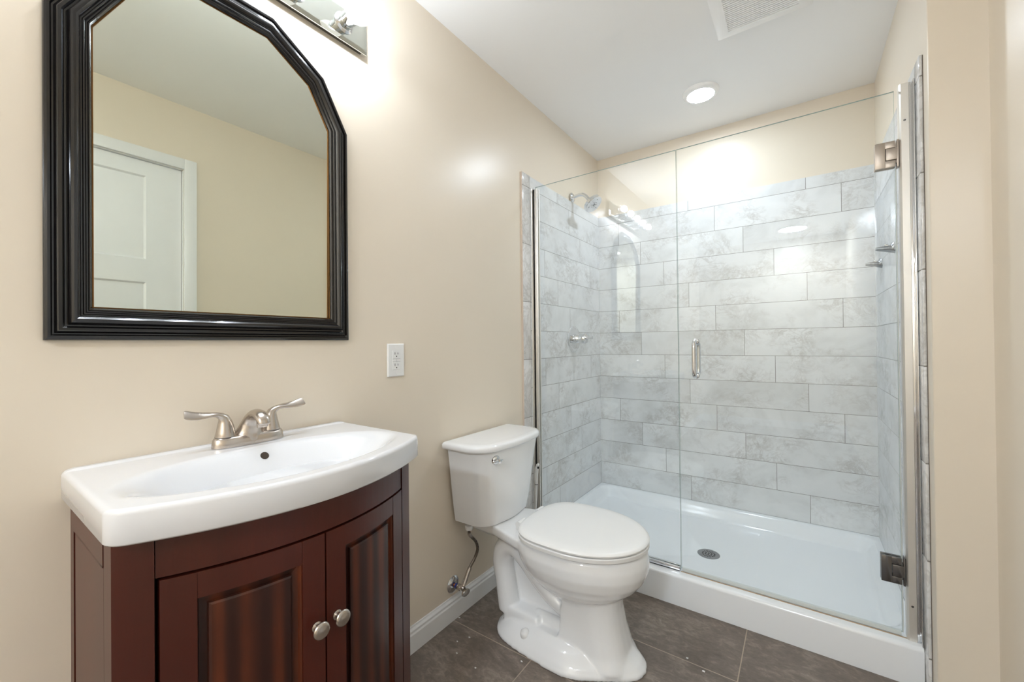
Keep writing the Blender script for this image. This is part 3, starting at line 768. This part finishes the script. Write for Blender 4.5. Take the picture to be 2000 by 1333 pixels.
# ================================================================== TOILET
TY = 1.397
to = thing('toilet', 'white two-piece toilet with closed lid standing between the vanity and the shower', 'toilet', (.40, TY, 0))
def egg(x0, x1, hw, z, n=48, blunt=.0, xm=.46):
    """egg outline, widest at fraction xm from the back; blunt squares the rear"""
    L = x1-x0; xc = x0+L*xm; out = []
    for i in range(n):
        a = 2*pi*i/n; c, s_ = cos(a), sin(a)
        if c >= 0: x = xc+(x1-xc)*c; y = hw*math.copysign(abs(s_)**1.0, s_)
        else:
            e = 1-blunt*.55
            x = xc-(xc-x0)*abs(c)**e; y = hw*math.copysign(abs(s_)**(1-blunt*.35), s_)
        out.append((x, TY+y, z))
    return out
def capsule(bm, P, R, n=18): tube(bm, P, R, n)
b = B()
# bowl
rings(b, [egg(.268, .738, .179, .4085, blunt=.6), egg(.262, .746, .187, .399, blunt=.58), egg(.266, .752, .192, .372, blunt=.55), egg(.275, .750, .190, .340, blunt=.5), egg(.290, .735, .180, .305, blunt=.45),
          egg(.310, .712, .163, .275, blunt=.4), egg(.335, .680, .140, .248, blunt=.35), egg(.365, .640, .115, .225, blunt=.3), egg(.40, .60, .095, .205, blunt=.3)])
# front column
def rrect(x0, x1, y0, y1, z, r, n=6):
    out = []
    for cx_, cy_, a0 in ((x1-r, y1-r, 0), (x0+r, y1-r, pi/2), (x0+r, y0+r, pi), (x1-r, y0+r, 1.5*pi)):
        for i in range(n+1):
            a = a0+pi/2*i/n; out.append((cx_+r*cos(a), cy_+r*sin(a), z))
    return out
def ped(x0, x1, hw, z, rf, n=7):
    out = []   # front is round, rear corners crisp
    for i in range(n*2+1):
        a = -pi/2+pi*i/(2*n); out.append((x1-rf+rf*cos(a)*1.0, TY+(hw)*math.copysign(abs(sin(a))**.75, sin(a)), z))
    out += [(x0, TY+hw, z), (x0, TY-hw, z)]
    return out
rings(b, [ped(.470, .655, .093, .26, .10), ped(.468, .655, .094, .19, .10), ped(.462, .668, .100, .12, .10), ped(.458, .685, .108, .06, .10), ped(.455, .705, .118, .02, .10)])
# foot
def foot(k, z):
    pts = [(.165, .060), (.185, .105), (.220, .138), (.270, .155), (.340, .166), (.420, .173), (.490, .176), (.550, .163), (.610, .130), (.665, .095), (.705, .068), (.732, .038), (.742, .0)]
    q = catmull([(x, y, 0) for x, y in pts], 4); o_ = [(p.x, p.y) for p in q]
    cxm = .45
    L = [(cxm+(x-cxm)*k if True else x, TY-y*k+0, z) for x, y in o_]; Rr = [(cxm+(x-cxm)*k, TY+y*k, z) for x, y in reversed(o_[:-1])]
    return L+Rr
rings(b, [foot(1, 0.0), foot(1.0, .012), foot(.975, .018), foot(.94, .030), foot(.80, .058), foot(.62, .075)])
# core web and trapway on both sides
box(b, .215, .50, TY-.030, TY+.030, .03, .37)
for s in (-1, 1):
    y = TY+s*.058
    capsule(b, catmull([(.470, y, .150), (.405, y, .190), (.350, y, .240), (.300, y, .295), (.245, y, .330), (.200, y, .305), (.185, y, .250), (.196, y, .185), (.206, y, .120), (.215, y, .07)], 5), [.030, .034, .038, .042, .045, .045, .043, .042, .043, .044], 18)
    box(b, .205, .370, TY+min(0, s*.098), TY+max(0, s*.098), .03, .100, bev=.014)
    capsule(b, [(.34, TY+s*.050, .080), (.47, TY+s*.050, .080)], .024, 14)
# rear deck that carries the tank
rings(b, [[(.045, TY-.105, z), (.17, TY-.112, z), (.30, TY-.150, z), (.36, TY-.16, z), (.36, TY+.16, z), (.30, TY+.150, z), (.17, TY+.112, z), (.045, TY+.105, z)] for z in (.4040, .372)] +
         [[(.07, TY-.075, .345), (.17, TY-.08, .345), (.30, TY-.10, .33), (.36, TY-.11, .33), (.36, TY+.11, .33), (.30, TY+.10, .33), (.17, TY+.08, .345), (.07, TY+.075, .345)]])
body = mesh_obj('bowl', b, M['porc'], to)
md = body.modifiers.new('union', 'REMESH'); md.mode = 'VOXEL'; md.voxel_size = .0046; md.use_smooth_shade = True
md = body.modifiers.new('soften', 'SMOOTH'); md.factor = .5; md.iterations = 7
# seat and lid
def seat_ring(dz, k=1.0, d=0.): return egg(.292+d, .752-d, .200-d, dz, 64, blunt=.85, xm=.47)
b = B(); rings(b, [seat_ring(.4165, d=.009), seat_ring(.4175, d=.001), seat_ring(.4290, d=0), seat_ring(.4315, d=.003)]); mesh_obj('seat', b, M['plast'], to, smooth=40)
b = B(); rings(b, [seat_ring(.4355, d=.008), seat_ring(.4362, d=.001), seat_ring(.4410, d=0.), seat_ring(.4460, d=.004), seat_ring(.4490, d=.012), seat_ring(.4505, d=.04), seat_ring(.4520, d=.10)]); 
lid = mesh_obj('seat_lid', b, M['plast'], to, smooth=40)
for (x_, y_) in ((.56, TY-.172), (.56, TY+.172), (.715, TY-.06), (.715, TY+.06)):
    b = B(); box(b, x_-.008, x_+.008, y_-.006, y_+.006, .4312, .4360); mesh_obj('lid_bumper', b, M['plast'], to)
for yy in (TY-.07, TY+.07):
    b = B(); lathe(b, [(.013, -.022), (.013, .022)], (.283, yy, .4270), (0, 1, 0), 20); box(b, .268, .300, yy-.018, yy+.018, .4045, .424, bev=.003)
    mesh_obj('seat_hinge', b, M['plast'], to, smooth=40)
# tank
def tank_out(hw, xf, rc, z, bow=.012, x0=.018, n=10):
    out = [(x0, TY-hw+.004, z), (x0+.004, TY-hw, z)]
    for i in range(n+1):
        a = -pi/2+(pi/2)*i/n; out.append((xf-rc+rc*cos(a), TY-hw+rc+rc*sin(a)*1.0, z))
    out2 = []
    for x, y, z_ in out:
        out2.append((x, y, z_))
    m_ = 8
    for i in range(1, m_): out2.append((xf+bow*sin(pi*i/m_), TY-(hw-rc)+2*(hw-rc)*i/m_, z))
    mir = [(x, 2*TY-y, z_) for x, y, z_ in reversed(out)]
    return out2+mir
rings_t = []
b = B()
for z, hw, xf, rc in ((.3925, .135, .150, .07), (.3965, .152, .172, .08), (.408, .169, .186, .080), (.45, .177, .192, .082), (.55, .190, .201, .082), (.65, .201, .210, .082), (.70, .208, .216, .082), (.712, .209, .217, .082)):
    rings_t.append([(x, y+.005, q_) for x, y, q_ in tank_out(hw, xf, rc, z)])
rings(b, rings_t); mesh_obj('tank', b, M['porc'], to, smooth=40)
b = B(); rings(b, [tank_out(.230-e, .232-e, .105-e, z, x0=.012+e*.3) for z, e in ((.7125, .007), (.715, .002), (.720, 0), (.731, 0), (.7370, .004), (.7400, .012), (.7412, .03))]); mesh_obj('tank_lid', b, M['porc'], to, smooth=45)
b = B(); ly, lz, lx = 1.262, .678, .2060
lathe(b, [(.018, -.006), (.018, .008), (.014, .012), (.008, .014), (.0075, .022), (.010, .026), (.009, .032), (0, .034)], (lx, ly, lz), (1, -.25, 0), 28)
tube(b, [(lx+.026, ly-.006, lz), (lx+.026, ly-.026, lz+.001), (lx+.022, ly-.040, lz+.002)], [(.0042, .007), (.004, .006), (.0035, .005)], 14, upv=(1, 0, 0))
tube(b, [(lx+.026, ly-.006, lz), (lx+.027, ly+.016, lz)], [(.004, .006), (.002, .003)], 12, upv=(1, 0, 0))
mesh_obj('flush_lever', b, M['chrome'], to, smooth=45, label='chrome flush lever')
b = B(); lathe(b, [(.019, -.014), (.0185, .004), (.016, .012), (.010, .018), (0, .0200)], (.335, TY-.128, .049), (0, -.25, 1), 24); mesh_obj('bolt_cap', b, M['plast'], to, smooth=60)
b = B()
for s in (-1, 1): lathe(b, [(.008, 0), (.008, .012)], (.10, TY+s*.07, .382), (0, 0, 1), 12)
box(b, .06, .16, TY-.11, TY+.11, .401, .3955)
mesh_obj('tank_gasket', b, M['dark'], to)

# ================================================================== WATER SUPPLY
ws = thing('water_supply_valve', 'chrome shutoff valve with braided hose on the wall below the toilet tank', 'valve', (0, 1.232, .142))
VYc, VZc = 1.236, .140
b = B(); lathe(b, [(.034, 0), (.034, .003), (.028, .008), (.018, .011), (.010, .012)], (.0003, VYc, VZc), (1, 0, 0), 36); mesh_obj('escutcheon', b, M['chrome'], ws, smooth=40)
b = B(); lathe(b, [(.0075, .010), (.0075, .036)], (0, VYc, VZc), (1, 0, 0), 18); mesh_obj('stub_pipe', b, M['copper'], ws, smooth=40)
b = B(); lathe(b, [(.0095, .018), (.0095, .025)], (0, VYc, VZc), (1, 0, 0), 18); mesh_obj('blue_ring', b, M['blue'], ws, smooth=40)
b = B(); lathe(b, [(.011, .030), (.0125, .032), (.0125, .044), (.010, .046), (.010, .062), (.0085, .064)], (0, VYc, VZc), (1, 0, 0), 20)
tube(b, [(.052, VYc, VZc), (.052, VYc+.016, VZc+.018), (.051, VYc+.024, VZc+.028)], [.0085, .0085, .009], 16)
mesh_obj('valve_body', b, M['nickel'], ws, smooth=40)
b = B(); lathe(b, [(.006, .060), (.006, .070), (.020, .0705), (.0215, .075), (.020, .0795), (.006, .080), (0, .080)], (0, VYc, VZc), (1, -.05, -.1), 28, su=1., sv=.62); mesh_obj('valve_handle', b, M['nickel'], ws, smooth=40)
HX, HYt = .070, 1.262
hp = catmull([(.051, VYc+.023, VZc+.026), (.050, VYc+.050, VZc+.060), (.052, 1.318, .230), (.057, 1.329, .262), (.062, 1.313, .300), (.066, 1.280, .335), (.068, 1.266, .352), (.070, 1.262, .368)], 7)
b = B(); tube(b, hp[:-2], .0062, 14); mesh_obj('hose', b, M['hose'], ws, smooth=60)
b = B(); tube(b, hp[-14:-4], .0074, 14); mesh_obj('hose_ferrule', b, M['nickel'], ws, smooth=40)
b = B(); tube(b, hp[:8], .0082, 14); mesh_obj('hose_ferrule', b, M['nickel'], ws, smooth=40)
b = B(); lathe(b, [(.010, 0), (.015, .002), (.017, .010), (.017, .0195), (.013, .0210)], (HX, HYt, .371), (0, 0, 1), 12); mesh_obj('coupling_nut', b, M['plast'], ws, smooth=30)

# ================================================================== TOILET BRUSH
tb = thing('toilet_brush', 'white plastic toilet brush standing in the gap between toilet tank and shower', 'toilet brush', (.085, 1.715, 0))
b = B(); lathe(b, [(.050, .0005), (.052, .004), (.046, .05), (.040, .10), (.043, .115), (.040, .115), (.037, .10), (.042, .05), (.042, .01), (0, .009)], (.085, 1.712, 0), (0, 0, 1), 32, cap=(True, True)); mesh_obj('holder', b, M['plast'], tb, smooth=45)
b = B(); hpth = catmull([(.086, 1.712, .05), (.098, 1.712, .20), (.108, 1.712, .33), (.112, 1.711, .41), (.115, 1.711, .435)], 5); tube(b, hpth, [.0065, .0068, .0072, .0075, .006], 14); mesh_obj('rod', b, M['plast'], tb, smooth=50)
b = B(); gp = catmull([(.115, 1.711, .4365), (.113, 1.711, .455), (.115, 1.710, .485), (.120, 1.709, .515), (.127, 1.708, .535), (.129, 1.708, .542)], 5)
tube(b, gp, [(.007, .0075), (.0085, .0095), (.0085, .0105), (.0085, .0105), (.007, .009), (.003, .004)], 18, upv=(1, 0, 0)); gr = mesh_obj('grip', b, M['plast'], tb, smooth=50)
b = B(); lathe(b, [(.0042, 0), (.0042, .0015)], (.1315, 1.7015, .523), (.55, -.85, .0), 16, su=1, sv=1.5); mesh_obj('hanging_hole', b, M['dark'], gr)
b = B(); lathe(b, [(.0078, 0), (.0078, .0022)], (.1148, 1.711, .4350), (0, 0, 1), 16); mesh_obj('grip_collar', b, M['dark'], gr)
b = B(); lathe(b, [(.012, .015), (.027, .03), (.030, .06), (.027, .09), (.012, .10)], (.085, 1.712, 0), (0, 0, 1), 24); mesh_obj('bristles', b, M['plast'], tb, smooth=50)

# ================================================================== CRUMBS
chips = [(.105, 1.148, .0035), (.145, 1.103, .003), (.020, 1.253, .004), (.130, 1.190, .003), (.245, 1.090, .003), (.84, 1.55, .004), (.90, 1.52, .004), (.36, 1.205, .003)]
for i, (x, y, r) in enumerate(chips):
    b = B(); pts = [(x+r*random.uniform(.5, 1.3)*cos(a)*1.4, y+r*random.uniform(.5, 1.1)*sin(a)) for a in [2*pi*k/7 for k in range(7)]]
    slab_poly(b, pts, 'z', .0002, .0016)
    tag(mesh_obj('plaster_crumb', b, M['plast']), 'tiny white plaster crumb lying on the dark floor tile', 'crumb', 'white crumbs on the dark floor')
